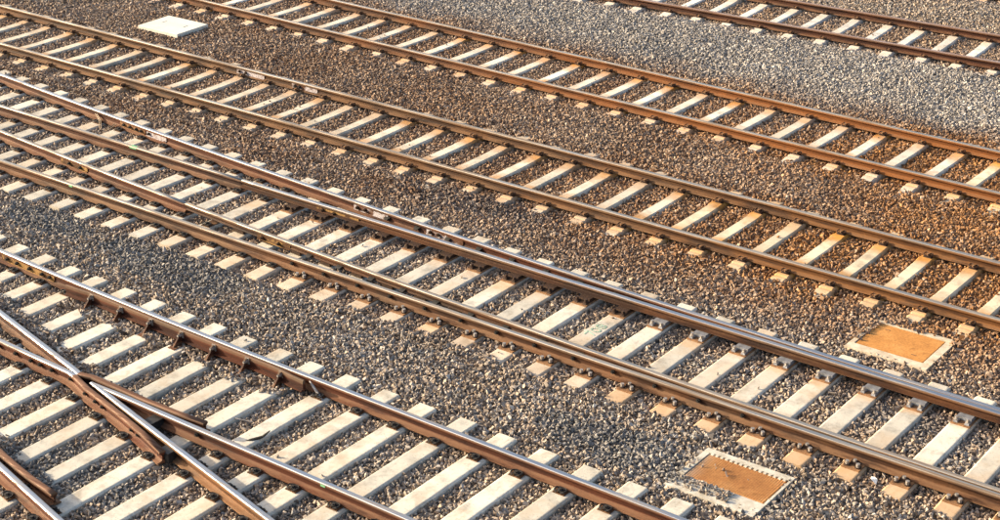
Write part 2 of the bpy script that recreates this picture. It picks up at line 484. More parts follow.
def sweep(path, prof, zs=None, scale=None):
    """path: list of (x, y); the profile stays square to it.  returns (verts, faces)"""
    P = np.array(path, float)
    T = np.gradient(P, axis=0)
    T /= np.linalg.norm(T, axis=1)[:, None]
    Nn = np.stack([-T[:, 1], T[:, 0]], 1)
    n = len(prof); vs = []
    for i in range(len(P)):
        for k, (a, z) in enumerate(prof):
            s = 1.0 if scale is None else scale[i]
            vs.append((P[i, 0] + Nn[i, 0] * a * s, P[i, 1] + Nn[i, 1] * a * s, z + (0 if zs is None else zs[i])))
    fs = []
    for i in range(len(P) - 1):
        for k in range(n):
            k2 = (k + 1) % n
            fs.append((i * n + k, (i + 1) * n + k, (i + 1) * n + k2, i * n + k2))
    fs.append(tuple(range(n)))
    fs.append(tuple(range((len(P) - 1) * n, len(P) * n))[::-1])
    return vs, fs

def rail_obj(name, path, parent, rust, head, prof=None, zs=None, loc=None, head2=None, x2=0.0):
    prof = RAIL if prof is None else prof
    if loc is None:
        loc = (path[0][0], path[0][1])
    p = [(x - loc[0], y - loc[1]) for x, y in path]
    vs, fs = sweep(p, prof, zs)
    n = len(prof)
    mi1 = [1 if (prof[k][1] > -0.008 and prof[(k + 1) % n][1] > -0.008) else 0 for k in range(n)]
    mb = MB()
    mis = []
    for i in range(len(p) - 1):
        mis += [2 if (q and head2 and path[i][0] >= x2) else q for q in mi1]
    mb.add(vs, fs, mis + [0, 0])
    me = mb.mesh(name, [RUST[rust], HEAD[head]] + ([HEAD[head2]] if head2 else []))
    me.polygons.foreach_set('use_smooth', [bool(x) for x in mb.m])
    px, py = parent.location.x, parent.location.y
    return link(name, me, parent, (loc[0] - px, loc[1] - py, 0))

def curve(fn, x0, x1, step=0.5):
    n = max(2, int(round((x1 - x0) / step)) + 1)
    return [(x, float(fn(x))) for x in np.linspace(x0, x1, n)]

# ------------------------------------------------------------------ ground
XS = np.concatenate([np.linspace(-400, -34, 18), np.arange(-32, 2.01, 0.14), np.linspace(4, 300, 14)])
YS = np.concatenate([np.linspace(-300, 2, 14), np.arange(4, 34.01, 0.14), np.linspace(36, 500, 18)])
gx, gy = np.meshgrid(XS, YS, indexing='ij')
gz = ballast_h(gx, gy) - 0.045
inside = (gx > -33) & (gx < 3) & (gy > 3) & (gy < 35)
gz = np.where(inside, gz, -0.25)
nx, ny = gx.shape
ii = np.arange(nx * ny).reshape(nx, ny)
gf = np.stack([ii[:-1, :-1], ii[1:, :-1], ii[1:, 1:], ii[:-1, 1:]], -1).reshape(-1, 4)
gme = bpy.data.meshes.new('ground')
gme.from_pydata(np.stack([gx, gy, gz], -1).reshape(-1, 3).tolist(), [], gf.tolist())
gme.materials.append(M_BED)
ground = link('ground', gme)
ground['kind'] = 'structure'

# ------------------------------------------------------------------ plain tracks (three in view and one whose sleeper ends show at the far edge)
def sleeper_mesh(name, material, seed):
    """pre-stressed concrete sleeper: bevelled trapezoid, dipped middle, raised shoulders at the rail seats, sloping ends"""
    r = random.Random(seed)
    st = [(-1.30, -0.205, 0.060), (-1.27, -0.185, 0.078), (-1.10, -0.160, 0.082), (-1.03, -0.148, 0.084), (-1.00, -0.150, 0.084), (-0.985, -0.160, 0.084), (-0.965, -0.160, 0.084), (-0.945, -0.140, 0.084), (-0.905, -0.140, 0.084),
          (-0.875, -0.160, 0.084), (-0.635, -0.160, 0.084), (-0.605, -0.146, 0.082), (-0.56, -0.146, 0.081), (-0.50, -0.156, 0.080), (-0.25, -0.163, 0.077), (0.0, -0.164, 0.076)]
    st = st + [(-a, z, w) for a, z, w in st[-2::-1]]
    mb = MB(); vs = []; n = 6
    for y, z, w in st:
        w2 = w + r.uniform(-0.003, 0.003)
        vs += [(-w - 0.050, y, z - 0.17), (-w - 0.012, y, z - 0.016), (-w2 + 0.004, y, z), (w2 - 0.004, y, z), (w + 0.012, y, z - 0.016), (w + 0.050, y, z - 0.17)]
    fs = []
    for i in range(len(st) - 1):
        for k in range(n - 1):
            fs.append((i * n + k, i * n + k + 1, (i + 1) * n + k + 1, (i + 1) * n + k))
    fs.append(tuple(range(n))); fs.append(tuple(range((len(st) - 1) * n, len(st) * n))[::-1])
    fs = [f[::-1] for f in fs]
    mb.add(vs, fs)
    return mb.mesh(name, [material])

def fastening_mesh():
    """guide plate, sprung clip and screw on one side of a rail; origin at the rail foot's edge, +y away from the rail"""
    mb = MB()
    mb.box(-0.055, 0.055, 0.004, 0.075, -0.026, -0.004, 0, taper=0.005)
    mb.cyl((0, 0.035, -0.01), (0, 0.035, 0.030), 0.019, 6, 1)
    mb.cyl((0, 0.035, 0.022), (0, 0.035, 0.026), 0.027, 8, 0)
    for s in (-1, 1):
        pts = [(0, 0.070, 0.010), (s * 0.025, 0.072, 0.008), (s * 0.052, 0.05, 0.010), (s * 0.055, 0.015, 0.020), (s * 0.04, -0.012, 0.022), (s * 0.02, -0.005, 0.02), (s * 0.014, 0.02, 0.018)]
        mb.tube(pts, [0.0075] * 7, 5, 0)
    return mb.mesh('rail_fastening', [M_CLIP, M_PLATE_RUST])
FAST = fastening_mesh()

def plain_track(key, label, rust, head, x0, x1, sx0, sx1, group=None):
    y0, t, ph, s = TRK[key]
    xc = (sx0 + sx1) / 2
    root = thing('railway_track', label, 'railway track', (xc, trk_y(key, xc), -0.36), group)
    ang = math.atan(t)
    ob = []
    for side in (-1, 1):
        path = [(x, trk_y(key, x) + side * HG / math.cos(ang)) for x in np.linspace(x0, x1, 12)]
        o = rail_obj('rail', path, root, rust, head, RAIL_LIGHT); o.location.z = 0.36
        ob.append(o)
    variants = [sleeper_mesh('sleeper', CONC[key], 31 * i + ord(key)) for i in range(4)]
    heavy = [sleeper_mesh('sleeper', CONC['G'], 77 * i + ord(key)) for i in range(4)] if key in 'BC' else variants
    n0 = math.ceil((sx0 - ph) / s); n1 = math.floor((sx1 - ph) / s)
    for i in range(n0, n1 + 1):
        x = ph + s * i + random.uniform(-0.012, 0.012)
        vs_ = heavy if (key in 'BC' and x > -9.5 + random.uniform(-2.5, 2.5)) else variants  # glow-tinted sleepers towards the right
        o = link('sleeper', vs_[i % 4], root, (x - xc, trk_y(key, x) - root.location.y, 0.386 + random.uniform(-0.004, 0.002)), ang + random.uniform(-0.006, 0.006))
        for side in (-1, 1):
            for d in (-1, 1):
                link('rail_fastening', FAST, o, (0, side * HG + d * 0.066, -0.136), 0 if d > 0 else math.pi)
    return root

plain_track('C', 'straight railway track with tan worn rails beside the white slab and orange pit cover', 'tan', 'worn', -46, 12, -29, -2.5)
plain_track('B', 'straight railway track with orange rust-stained and glow-tinted sleepers between two strips of grey ballast', 'orange', 'worn', -52, 12, -26, -5)
plain_track('A', 'railway track with dull purple-brown rails and pale sleepers beyond the wide grey ballast', 'brown', 'dull', -40, 10, -20, -5)
plain_track('F', 'track at the far edge of which only orange sleeper ends show', 'brown', 'dull', -30, 10, -16, -6)

# ------------------------------------------------------------------ bearers of the turnouts
def bearer_mesh(x, y0, y1, material, w=0.115, z=ST, seed=0):
    r = random.Random(seed)
    n = 8; ys = np.linspace(0, y1 - y0, 9)
    mb = MB(); vs = []
    for y in ys:
        j = r.uniform(-0.003, 0.003); k = r.uniform(-0.002, 0.002)
        vs += [(-w - 0.012, y, z - 0.22), (-w - 0.008 + j, y, z - 0.018), (-w + 0.010 + j, y, z - 0.002 + k), (-w + 0.02, y, z + k), (w - 0.02, y, z + k), (w - 0.010 + j, y, z - 0.002 + k), (w + 0.008 + j, y, z - 0.018), (w + 0.012, y, z - 0.22)]
    fs = []
    for i in range(len(ys) - 1):
        for q in range(n - 1):
            fs.append((i * n + q, (i + 1) * n + q, (i + 1) * n + q + 1, i * n + q + 1))
    fs.append(tuple(range(n))); fs.append(tuple(range((len(ys) - 1) * n, len(ys) * n))[::-1])
    mb.add(vs, fs)
    return mb.mesh('sleeper', [material])

def chair_mesh(kind):
    """steel base plate under a rail with a clip and nut on both sides; origin at the rail's centre, sleeper top"""
    mb = MB()
    if kind == 'plain':
        mb.box(-0.072, 0.072, -0.155, 0.155, 0.001, 0.010, 0, taper=0.003)
        for d in (-1, 1):
            mb.cyl((-0.0, d * 0.115, 0.01), (-0.0, d * 0.115, 0.052), 0.021, 6, 1)
            mb.cyl((0.0, d * 0.115, 0.03), (0.0, d * 0.115, 0.036), 0.032, 8, 1)
            mb.box(-0.035, 0.035, d * 0.095 - 0.035, d * 0.095 + 0.035, 0.022, 0.034, 1)
            for s in (-1, 1):
                mb.tube([(s * 0.02, d * 0.15, 0.02), (s * 0.055, d * 0.135, 0.03), (s * 0.06, d * 0.095, 0.035), (s * 0.03, d * 0.07, 0.03)], [0.009] * 4, 5, 1)
    elif kind == 'stock':      # outer side of a stock rail at the points: strong plate, two bolts
        mb.box(-0.10, 0.10, -0.21, 0.10, 0.001, 0.014, 0, taper=0.003)
        for s in (-1, 1):
            mb.cyl((s * 0.058, -0.150, 0.012), (s * 0.058, -0.150, 0.060), 0.022, 6, 2)
            mb.cyl((s * 0.058, -0.150, 0.012), (s * 0.058, -0.150, 0.024), 0.034, 8, 1)
        mb.box(-0.045, 0.045, -0.125, -0.06, 0.014, 0.044, 1, taper=0.008)
        mb.cyl((0.0, -0.098, 0.03), (0.0, -0.098, 0.066), 0.020, 6, 2)
    elif kind == 'slide':      # raised slide plate on the inner side of the blade
        mb.box(-0.105, 0.105, -0.25, 0.19, 0.001, 0.012, 0, taper=0.002)
        mb.box(-0.085, 0.085, -0.145, 0.11, 0.0125, 0.0515, 1, taper=0.006)
        for s in (-1, 1):
            mb.box(s * 0.062 - 0.026, s * 0.062 + 0.026, -0.225, -0.146, 0.0125, 0.036, 1, taper=0.006)
            mb.cyl((s * 0.062, -0.192, 0.03), (s * 0.062, -0.192, 0.072), 0.020, 6, 2)
            mb.cyl((s * 0.062, -0.192, 0.036), (s * 0.062, -0.192, 0.043), 0.030, 8, 2)
    elif kind == 'block':
        mb.box(-0.08, 0.08, -0.02, 0.13, 0.0135, 0.0505, 0, taper=0.004)
    return mb
CH_PLAIN = chair_mesh('plain').mesh('base_plate', [M_PLATE_DARK, M_BLACK])
CH_STOCK = chair_mesh('stock').mesh('base_plate', [M_PLATE_RUST, M_CLIP, M_BOLT])
CH_BLOCK = chair_mesh('block').mesh('slide_block', [M_CLIP])
CH_SLIDE_G = chair_mesh('slide').mesh('slide_plate', [M_PLATE_RUST, M_PLATE_GREY, M_BOLT])
CH_SLIDE_R = chair_mesh('slide').mesh('slide_plate', [M_PLATE_RUST, M_CLIP, M_CLIP])

def fishplate_mesh(length, material, bolt_mat, bolts, side=-1, h0=-0.100, h1=-0.046, thick=0.010):
    """flat bar bolted against a rail web; local x along the rail, bar on the side given"""
    mb = MB()
    y0, y1 = (side * 0.009, side * (0.009 + thick))
    mb.box(-length / 2, length / 2, min(y0, y1), max(y0, y1), h0, h1, 0)
    y0, y1 = (side * 0.012, side * (0.030 + thick * 0.4))
    mb.box(-length / 2 + 0.002, length / 2 - 0.002, min(y0, y1), max(y0, y1), h0 - 0.012, h0 - 0.001, 0)
    zc = (h0 + h1) / 2
    for bx in bolts:
        mb.cyl((bx, side * (0.009 + thick), zc), (bx, side * (0.030 + thick), zc), 0.024, 6, 1)
        mb.cyl((bx, side * (0.030 + thick), zc), (bx, side * (0.050 + thick), zc), 0.013, 6, 1)
    return mb.mesh('fishplate', [material, bolt_mat])

def on_rail(name, me, rail, fn, x):
    """a sub-part fixed to a rail at world x"""
    slope = float(fn(x + 0.05) - fn(x - 0.05)) / 0.1
    px = rail.parent.location.x + rail.location.x
    py = rail.parent.location.y + rail.location.y
    return link(name, me, rail, (x - px, float(fn(x)) - py, 0), math.atan(slope))

# ------------------------------------------------------------------ turnout D: the points
TD = thing('railway_turnout', 'set of points with two switch blades closing on the stock rails, grey slide plates inside', 'railway switch', (-13.0, 14.5, -0.40))
def T(o): o.location.z = 0.40; return o
XA, XB = -34.0, 6.0
d4 = T(rail_obj('stock_rail', curve(D4, XA, XB), TD, 'points', 'worn'))
d1 = T(rail_obj('stock_rail', curve(D1, XA, XB), TD, 'red', 'bright'))
d4['label'] = 'straight stock rail nearest the outer bolts'
HEEL = -15.8
d2 = T(rail_obj('switch_blade', curve(D2, HEEL, -3.0, 0.25), TD, 'points', 'bright', blade_profile(+1), zs=[0.002] * len(curve(D2, HEEL, -3.0, 0.25))))
d3 = T(rail_obj('switch_blade', curve(D3, HEEL, -3.0, 0.25), TD, 'points', 'worn', blade_profile(-1), zs=[0.002] * len(curve(D3, HEEL, -3.0, 0.25))))
d2h = T(rail_obj('closure_rail', curve(D2, XA, HEEL - 0.012), TD, 'brown', 'worn'))
d3h = T(rail_obj('closure_rail', curve(D3, XA, HEEL - 0.012), TD, 'red', 'worn'))

def stop_block():
    mb = MB()
    mb.add([(-0.045, 0, -0.094), (0.045, 0, -0.094), (0.045, 0, -0.06), (-0.045, 0, -0.06), (-0.03, -0.055, -0.092), (0.03, -0.055, -0.092), (0.03, -0.055, -0.085), (-0.03, -0.055, -0.085)],
           [(3, 2, 1, 0), (4, 5, 6, 7), (0, 1, 5, 4), (1, 2, 6, 5), (2, 3, 7, 6), (3, 0, 4, 7)], 0)
    return mb.mesh('stop_block', [M_BLACK])
STOP = stop_block()
def web_bolt():
    mb = MB()
    mb.cyl((0, -0.008, -0.070), (0, -0.030, -0.070), 0.027, 6, 0)
    mb.cyl((0, -0.030, -0.070), (0, -0.046, -0.070), 0.014, 6, 0)
    return mb.mesh('web_bolt', [M_BLACK])
WBOLT = web_bolt()

nD0 = math.ceil((-27.5 - D_X0) / D_S); nD1 = math.floor((-2.0 - D_X0) / D_S)
D_BEAR = []
for i in range(nD0, nD1 + 1):
    x = D_X0 + D_S * i + random.uniform(-0.01, 0.01)
    y0 = float(D4(x)) - 0.48 + (0.05 if x > -9 else 0) + random.uniform(-0.02, 0.02)
    y1 = float(D1(x)) + 0.43 - (0.05 if x > -12 else 0) + random.uniform(-0.015, 0.015)
    o = link('sleeper', bearer_mesh(x, y0, y1, CONC['Dn' if x > -9.5 + random.uniform(-2, 2) else ('Dm' if x > -15.5 else 'D')], 0.112, ST, i), TD, (x + 13.0, y0 - 14.5, 0.40 + random.uniform(-0.003, 0.001)), random.uniform(-0.004, 0.004))
    D_BEAR.append((x, y0, y1))
    blade = x > HEEL
    link('base_plate', CH_STOCK if x > -13.6 else CH_PLAIN, o, (0, float(D4(x)) - y0, ST))
    if blade and x > -15.2:
        link('slide_plate', CH_SLIDE_G if x > -9.2 else CH_SLIDE_R, o, (0, float(D2(x)) - y0, ST))
        link('slide_block', CH_BLOCK, o, (0, float(D3(x)) - y0, ST))
        if False:
            link('base_plate', CH_PLAIN, o, (0, float(D3(x)) - y0, ST))
    else:
        link('base_plate', CH_PLAIN, o, (0, float(D2(x)) - y0, ST))
        link('base_plate', CH_PLAIN, o, (0, float(D3(x)) - y0, ST))
    if float(D1(x) - D2(x)) > 0.42:
        link('base_plate', CH_PLAIN, o, (0, float(D1(x)) - y0, ST))
    # bolts through the web of the stock rail and stop blocks behind the blades, half way to the next bearer
    xm = x + D_S * 0.5
    if -13.6 < xm < -7.0:
        on_rail('web_bolt', WBOLT, d4, D4, xm)
    if -13.8 < xm < -9.0:
        on_rail('stop_block', STOP, d1, lambda q: D1(q) - 0.009, xm)
        on_rail('stop_block', STOP, d3, lambda q: D3(q) - 0.013, xm)

# joints: insulated and painted plates, fishplates, a bond wire
lil = fishplate_mesh(0.62, M_LILAC, M_CLIP, [-0.24, -0.10])
for x in (-13.75, -12.45):
    on_rail('fishplate', lil, d1, D1, x)
fp_rust = fishplate_mesh(0.60, M_PLATE_RUST, M_BLACK, [-0.2, -0.05, 0.1, 0.22])
on_rail('fishplate', fp_rust, d1, D1, -18.75)
on_rail('fishplate', fishplate_mesh(0.46, M_LILAC, M_BLACK, [-0.17]), d1, D1, -18.18)
on_rail('fishplate', fishplate_mesh(0.62, M_YELLOW, M_BLACK, [-0.1, 0.16]), d3h, D3, -18.25)
on_rail('fishplate', fishplate_mesh(0.75, M_YELLOW, M_CLIP, [-0.25, -0.05]), d2, D2, -14.05)
on_rail('fishplate', fishplate_mesh(0.6, M_YELLOW, M_CLIP, [-0.2, 0.1]), d3, D3, -14.1)
mb = MB()
for k in (0.0, 0.045):
    pts = [(-0.30 + k, -0.03, -0.055), (-0.12 + k, -0.10, -0.10), (0.02 + k, -0.20, -0.165), (0.10 + k, -0.24, -0.185), (0.17 + k, -0.20, -0.165), (0.22 + k, -0.06, -0.09)]
    mb.tube(pts, [0.008] * len(pts), 6, 0)
on_rail('bond_wire', mb.mesh('bond_wire', [M_WIRE]), d1, D1, -19.35)

# green paint marks on two rail heads
mk = MB(); mk.box(-0.07, 0.07, -0.0375, -0.0368, -0.030, -0.012, 0); mk.box(-0.06, 0.06, -0.022, 0.022, 0.0004, 0.0012, 0)
on_rail('paint_mark', mk.mesh('paint_mark', [M_GREEN]), d2h, D2, -17.98)
mk = MB(); mk.box(-0.035, 0.035, -0.0375, -0.0368, -0.034, -0.010, 0)
on_rail('paint_mark', mk.mesh('paint_mark', [M_GREEN]), d4, D4, -17.55)

# the green chalk scrawl on one bearer (strokes as raised ribbons)
def scrawl(strokes, w, z):
    mb = MB()
    for s in strokes:
        for (a, b) in zip(s[:-1], s[1:]):
            a = Vector((*a, z)); b = Vector((*b, z)); d = (b - a).normalized(); nrm = Vector((-d.y, d.x, 0)) * w
            vs = [a - nrm - d * w * .5, b - nrm + d * w * .5, b + nrm + d * w * .5, a + nrm - d * w * .5]
            mb.add([*vs], [(0, 1, 2, 3)])
    return mb.mesh('chalk_scrawl', [M_CHALK])
arc = lambda cx, cy, rx, ry, a0, a1, n=9: [(cx + rx * math.cos(math.radians(a0 + (a1 - a0) * i / n)), cy + ry * math.sin(math.radians(a0 + (a1 - a0) * i / n))) for i in range(n + 1)]
# reads "7 0 S" along the bearer (local x across the bearer, local y along it; read from its lower end)
st = [[(-0.055, 0.0), (-0.060, 0.085), (0.055, 0.035)],
      arc(0.0, 0.155, 0.058, 0.042, 0, 360, 12),
      arc(-0.028, 0.27, 0.028, 0.04, 60, 270, 6) + arc(0.028, 0.27, 0.028, 0.04, 90, -120, 6)]
xg = min(D_BEAR, key=lambda b: abs(b[0] + 9.46))
for ch in TD.children:
    if ch.name.startswith('sleeper') and abs(ch.location.x - 13.0 - xg[0]) < 1e-3:
        link('chalk_scrawl', scrawl(st, 0.008, ST + 0.0035), ch, (0, 14.42 - xg[1], 0))

# ------------------------------------------------------------------ turnout E: the crossing
TE = thing('railway_turnout', 'crossing where two polished rails meet at a pointed frog, check rail on brown brackets', 'railway switch', (-12.5, 10.5, -0.40))
e1 = T(rail_obj('rail', curve(E1, -26, 4), TE, 'red', 'bright'))
NOSE = -12.98
def W1p():
    k = -13.25
    left = [(x, float(E2(x))) for x in np.linspace(-19.0, k - 0.05, 14)]
    return left + [(k + 0.02, float(E2(k)) - 0.012), (k + 0.2, float(E3(k)) + 0.085), (-12.2, float(E3(-12.2)) + 0.088), (-11.75, float(E3(-11.75)) + 0.105), (-11.38, float(E3(-11.38)) + 0.135)]
def W2p():
    k = -13.28
    left = [(x, float(E3(x))) for x in np.linspace(-24.0, k - 0.05, 18)]
    pts = [(x, float(E2(x)) - 0.098 / math.cos(math.atan(0.2335)) - e) for x, e in ((-12.9, 0.0), (-12.2, 0.0), (-11.75, 0.015), (-11.3, 0.05))]
    return left + [(k + 0.05, float(E3(k)) - 0.020)] + pts
w1 = T(rail_obj('wing_rail', W1p(), TE, 'brown', 'bright', head2='rusty', x2=-13.26)); w1['label'] = 'wing rail bent along the far side of the frog'
w2 = T(rail_obj('wing_rail', W2p(), TE, 'red', 'bright', head2='rusty', x2=-13.3)); w2['label'] = 'wing rail bent along the near side of the frog, bolt heads in its web'

# V point: two rails planed together towards the nose
def planed(fn, x0, x1, side, name, head):
    xs = list(np.linspace(x0, x0 + 1.2, 7)) + list(np.linspace(x0 + 1.5, x1, 24))
    vs = []; prof = RAIL; n = len(prof)
    for x in xs:
        sl = float(fn(x + .05) - fn(x - .05)) / .1
        nn = Vector((-sl, 1, 0)).normalized()
        lim = max(0.004, abs(float(E2(x) - E3(x))) / 2 - 0.002)      # keep each half on its own side of the bisector
        dz = -0.010 * (1 - smooth(0, 0.5, x - x0))
        for a, z in prof:
            a2 = a
            if side * a > 0:
                a2 = side * min(abs(a), lim)
            else:
                a2 = a * (0.45 + 0.55 * float(smooth(0, 0.7, x - x0)))
            vs.append((x + nn.x * a2, float(fn(x)) + nn.y * a2, z + dz))
    fs = []
    for i in range(len(xs) - 1):
        for k in range(n):
            k2 = (k + 1) % n
            fs.append((i * n + k, (i + 1) * n + k, (i + 1) * n + k2, i * n + k2))
    fs.append(tuple(range(n))); fs.append(tuple(range((len(xs) - 1) * n, len(xs) * n))[::-1])
    o0 = (x0, float(fn(x0)))
    mb = MB(); mb.add([(a - o0[0], b - o0[1], c) for a, b, c in vs], fs, RMI * (len(xs) - 1) + [0, 0])
    me = mb.mesh(name, [RUST['red' if side < 0 else 'tan'], HEAD[head]])
    return T(link(name, me, TE, (o0[0] + 12.5, o0[1] - 10.5, 0)))
e2r = planed(E2, NOSE, -1.0, +1, 'frog_rail', 'bright')
e4r = planed(E3, NOSE, 4.0, -1, 'frog_rail', 'bright')
e5 = T(rail_obj('rail', curve(E5, -17.2, 0.0), TE, 'red', 'bright'))
ck5 = T(rail_obj('check_rail', [(x, float(E5(x)) + 0.118 + e) for x, e in ((-16.5, 0.05), (-16.2, 0.025), (-15.9, 0.0), (-14, 0), (-12.5, 0), (-12.2, 0.004), (-12.0, 0.012), (-11.8, 0.028), (-11.66, 0.042), (-11.55, 0.054))], TE, 'brown', 'rusty'))
ck5['label'] = 'check rail beside the lowest rail, its end bent away'

# spacer blocks between the frog's rails
def block(name, x0, x1, ya, yb, z0=-0.135, z1=-0.05):
    mb = MB(); xm, ym = (x0 + x1) / 2, (ya + yb) / 2
    mb.box(x0 - xm, x1 - xm, ya - ym, yb - ym, z0, z1, 0, taper=0.004)
    return T(link(name, mb.mesh(name, [M_BLACK]), TE, (xm + 12.5, ym - 10.5, 0)))
block('spacer_block', -11.98, -11.84, float(E2(-11.9)) + 0.012, float(E3(-11.9)) - 0.012)
block('spacer_block', -11.40, -11.24, float(E2(-11.3)) - 0.135, float(E2(-11.3)) - 0.012, z1=-0.03)
block('spacer_block', -12.55, -12.42, float(E2(-12.5)) - 0.10, float(E2(-12.5)) - 0.012)

# check rail with brackets along E1
def check_profile(path):
    prof = [(0.014, 0.012), (0.006, 0.018), (-0.014, 0.018), (-0.020, 0.010), (-0.020, -0.085), (-0.052, -0.092), (-0.052, -0.104), (0.0, -0.104), (0.014, -0.092)]
    vs, fs = sweep(path, prof)
    mb = MB(); mb.add(vs, fs)
    return mb
CX0, CX1 = -15.05, -11.15
pth = []
for x in np.linspace(CX0, CX1, 22):
    fl = 0.045 * (1 - smooth(CX0, CX0 + 0.5, x)) + 0.045 * smooth(CX1 - 0.5, CX1, x)
    pth.append((x + 12.5, float(E1(x)) - 0.096 - float(fl) - 10.5))
o0 = pth[0]
cme = check_profile([(a - o0[0], b - o0[1]) for a, b in pth]).mesh('check_rail', [RUST['red']])
ck1 = T(link('check_rail', cme, TE, (o0[0], o0[1], 0)))
ck1['label'] = 'flat red-brown check rail held by brackets'
def bracket():
    mb = MB()
    for s in (-0.012, ):
        a = [(-0.011, -0.022, 0.004), (-0.011, -0.022, -0.139), (-0.011, -0.175, -0.139), (-0.011, -0.160, -0.124), (-0.011, -0.085, -0.050), (-0.011, -0.065, 0.0)]
        b = [(0.011, y, z) for _, y, z in a]
        mb.add(a + b, [(0, 1, 2, 3, 4, 5), (11, 10, 9, 8, 7, 6)] + [(i, 6 + i, 6 + (i + 1) % 6, (i + 1) % 6) for i in range(6)], 0)
    mb.box(-0.055, 0.055, -0.20, -0.02, -0.1465, -0.137, 0, taper=0.003)
    mb.cyl((0, -0.022, -0.028), (0, -0.066, -0.028), 0.024, 6, 1)
    mb.cyl((0, -0.066, -0.028), (0, -0.088, -0.028), 0.014, 6, 1)
    mb.box(-0.032, 0.032, -0.034, -0.021, -0.065, 0.010, 1, taper=0.004)
    return mb.mesh('bracket', [RUST['brown'], M_BOLT])
BRK = bracket()
nE0 = math.ceil((-21.5 - E_X0) / E_S); nE1 = math.floor((-3.5 - E_X0) / E_S)
E_BEAR = []
for i in range(nE0, nE1 + 1):
    x = E_X0 + E_S * i + random.uniform(-0.008, 0.008)
    y1 = float(E1(x)) + 0.46 + random.uniform(-0.015, 0.015)
    y0 = float(E5(x)) - 0.55 + random.uniform(-0.03, 0.03)
    o = link('sleeper', bearer_mesh(x, y0, y1, CONC['E'], 0.112, ST + 0.002, 500 + i), TE, (x + 12.5, y0 - 10.5, 0.40 + random.uniform(-0.003, 0.001)), random.uniform(-0.004, 0.004))
    E_BEAR.append((x, y0, y1))
    if CX0 < x < CX1:
        on_rail('bracket', BRK, ck1, lambda q: E1(q) - 0.096, x)
        link('base_plate', CH_PLAIN, o, (0, float(E1(x)) + 0.02 - y0, ST + 0.002))
    else:
        link('base_plate', CH_PLAIN, o, (0, float(E1(x)) - y0, ST + 0.002))
    ys = []
    if x < -13.9:
        ys = [float(E2(x)), float(E3(x))]
    elif x < -11.2:
        ys = [float(E2(x)) - 0.115] if x > -13.2 else [float(E3(x)) - 0.02]
        if x > -12.4: ys[0] = float(E2(x)) - 0.10
    else:
        ys = [float(E2(x)), float(E3(x))]
    for yy in ys:
        link('base_plate', CH_PLAIN, o, (0, yy - y0, ST + 0.002), random.uniform(-0.05, 0.05))
    link('base_plate', CH_PLAIN, o, (0, float(E5(x)) - y0, ST + 0.002), -0.2)

# bolts in the wing rail's web, joint bars on E1, and a green dab
for x in (-14.55, -14.25, -13.98, -13.82, -13.62, -13.30):
    on_rail('web_bolt', WBOLT, w2, lambda q: E3(q), x)
for x in (-12.92, -12.70, -12.55, -11.95, -11.82):
    on_rail('web_bolt', WBOLT, w2, lambda q: E2(q) - 0.1007, x)
on_rail('fishplate', fishplate_mesh(1.05, M_YELLOW, M_BLACK, [-0.4, -0.2, 0.05, 0.3, 0.45]), e1, E1, -15.98)
mk = MB(); mk.box(-0.03, 0.03, -0.0375, -0.0368, -0.034, -0.010, 0)
on_rail('paint_mark', mk.mesh('paint_mark', [M_GREEN]), e4r, E3, -9.62)
on_rail('web_bolt', WBOLT, e4r, E3, -11.35)
# painted joint plates on the far rail of the tan track
for tr in [o for o in COL.objects if o.name.startswith('railway_track') and abs(o.location.y - 18.0864) < 0.01]:
    rails = sorted([c for c in tr.children if c.name.startswith('rail')], key=lambda c: c.location.y)
    fC = lambda q: trk_y('C', q) + HG
    on_rail('fishplate', lil, rails[-1], fC, -19.15)
    on_rail('fishplate', fishplate_mesh(0.55, M_LILAC, M_BLACK, [-0.2, -0.1]), rails[-1], fC, -17.95)

# ------------------------------------------------------------------ slab and pit covers
def rect_slab(sx, sy, z0, z1, bev, m):
    mb = MB()
    mb.box(-sx / 2, sx / 2, -sy / 2, sy / 2, z0, z1 - bev, 0)
    vs = [(-sx / 2, -sy / 2, z1 - bev), (sx / 2, -sy / 2, z1 - bev), (sx / 2, sy / 2, z1 - bev), (-sx / 2, sy / 2, z1 - bev)]
    vs += [(p[0] * (1 - 2 * bev / sx), p[1] * (1 - 2 * bev / sy), z1) for p in vs]
    mb.f.pop(1); mb.m.pop(1)
    mb.add(vs, [(4, 5, 6, 7), (0, 1, 5, 4), (1, 2, 6, 5), (2, 3, 7, 6), (3, 0, 4, 7)])
    return mb
slab = thing('cable_pit_lid', 'square white concrete slab lying on the ballast with two lifting slots', 'slab', (-22.25, 20.02, -0.159), None, None, math.radians(1.5))
link('slab', rect_slab(0.98, 0.77, -0.03, 0.088, 0.008, M_SLAB).mesh('slab', [M_SLAB]), slab)
for dx in (-0.26, 0.26):
    mb = MB(); mb.box(-0.012, 0.012, -0.05, 0.05, 0.0885, 0.0905, 0)
    link('lifting_slot', mb.mesh('lifting_slot', [M_PLATE_GREY]), slab, (dx, 0.05, 0), math.radians(-8))

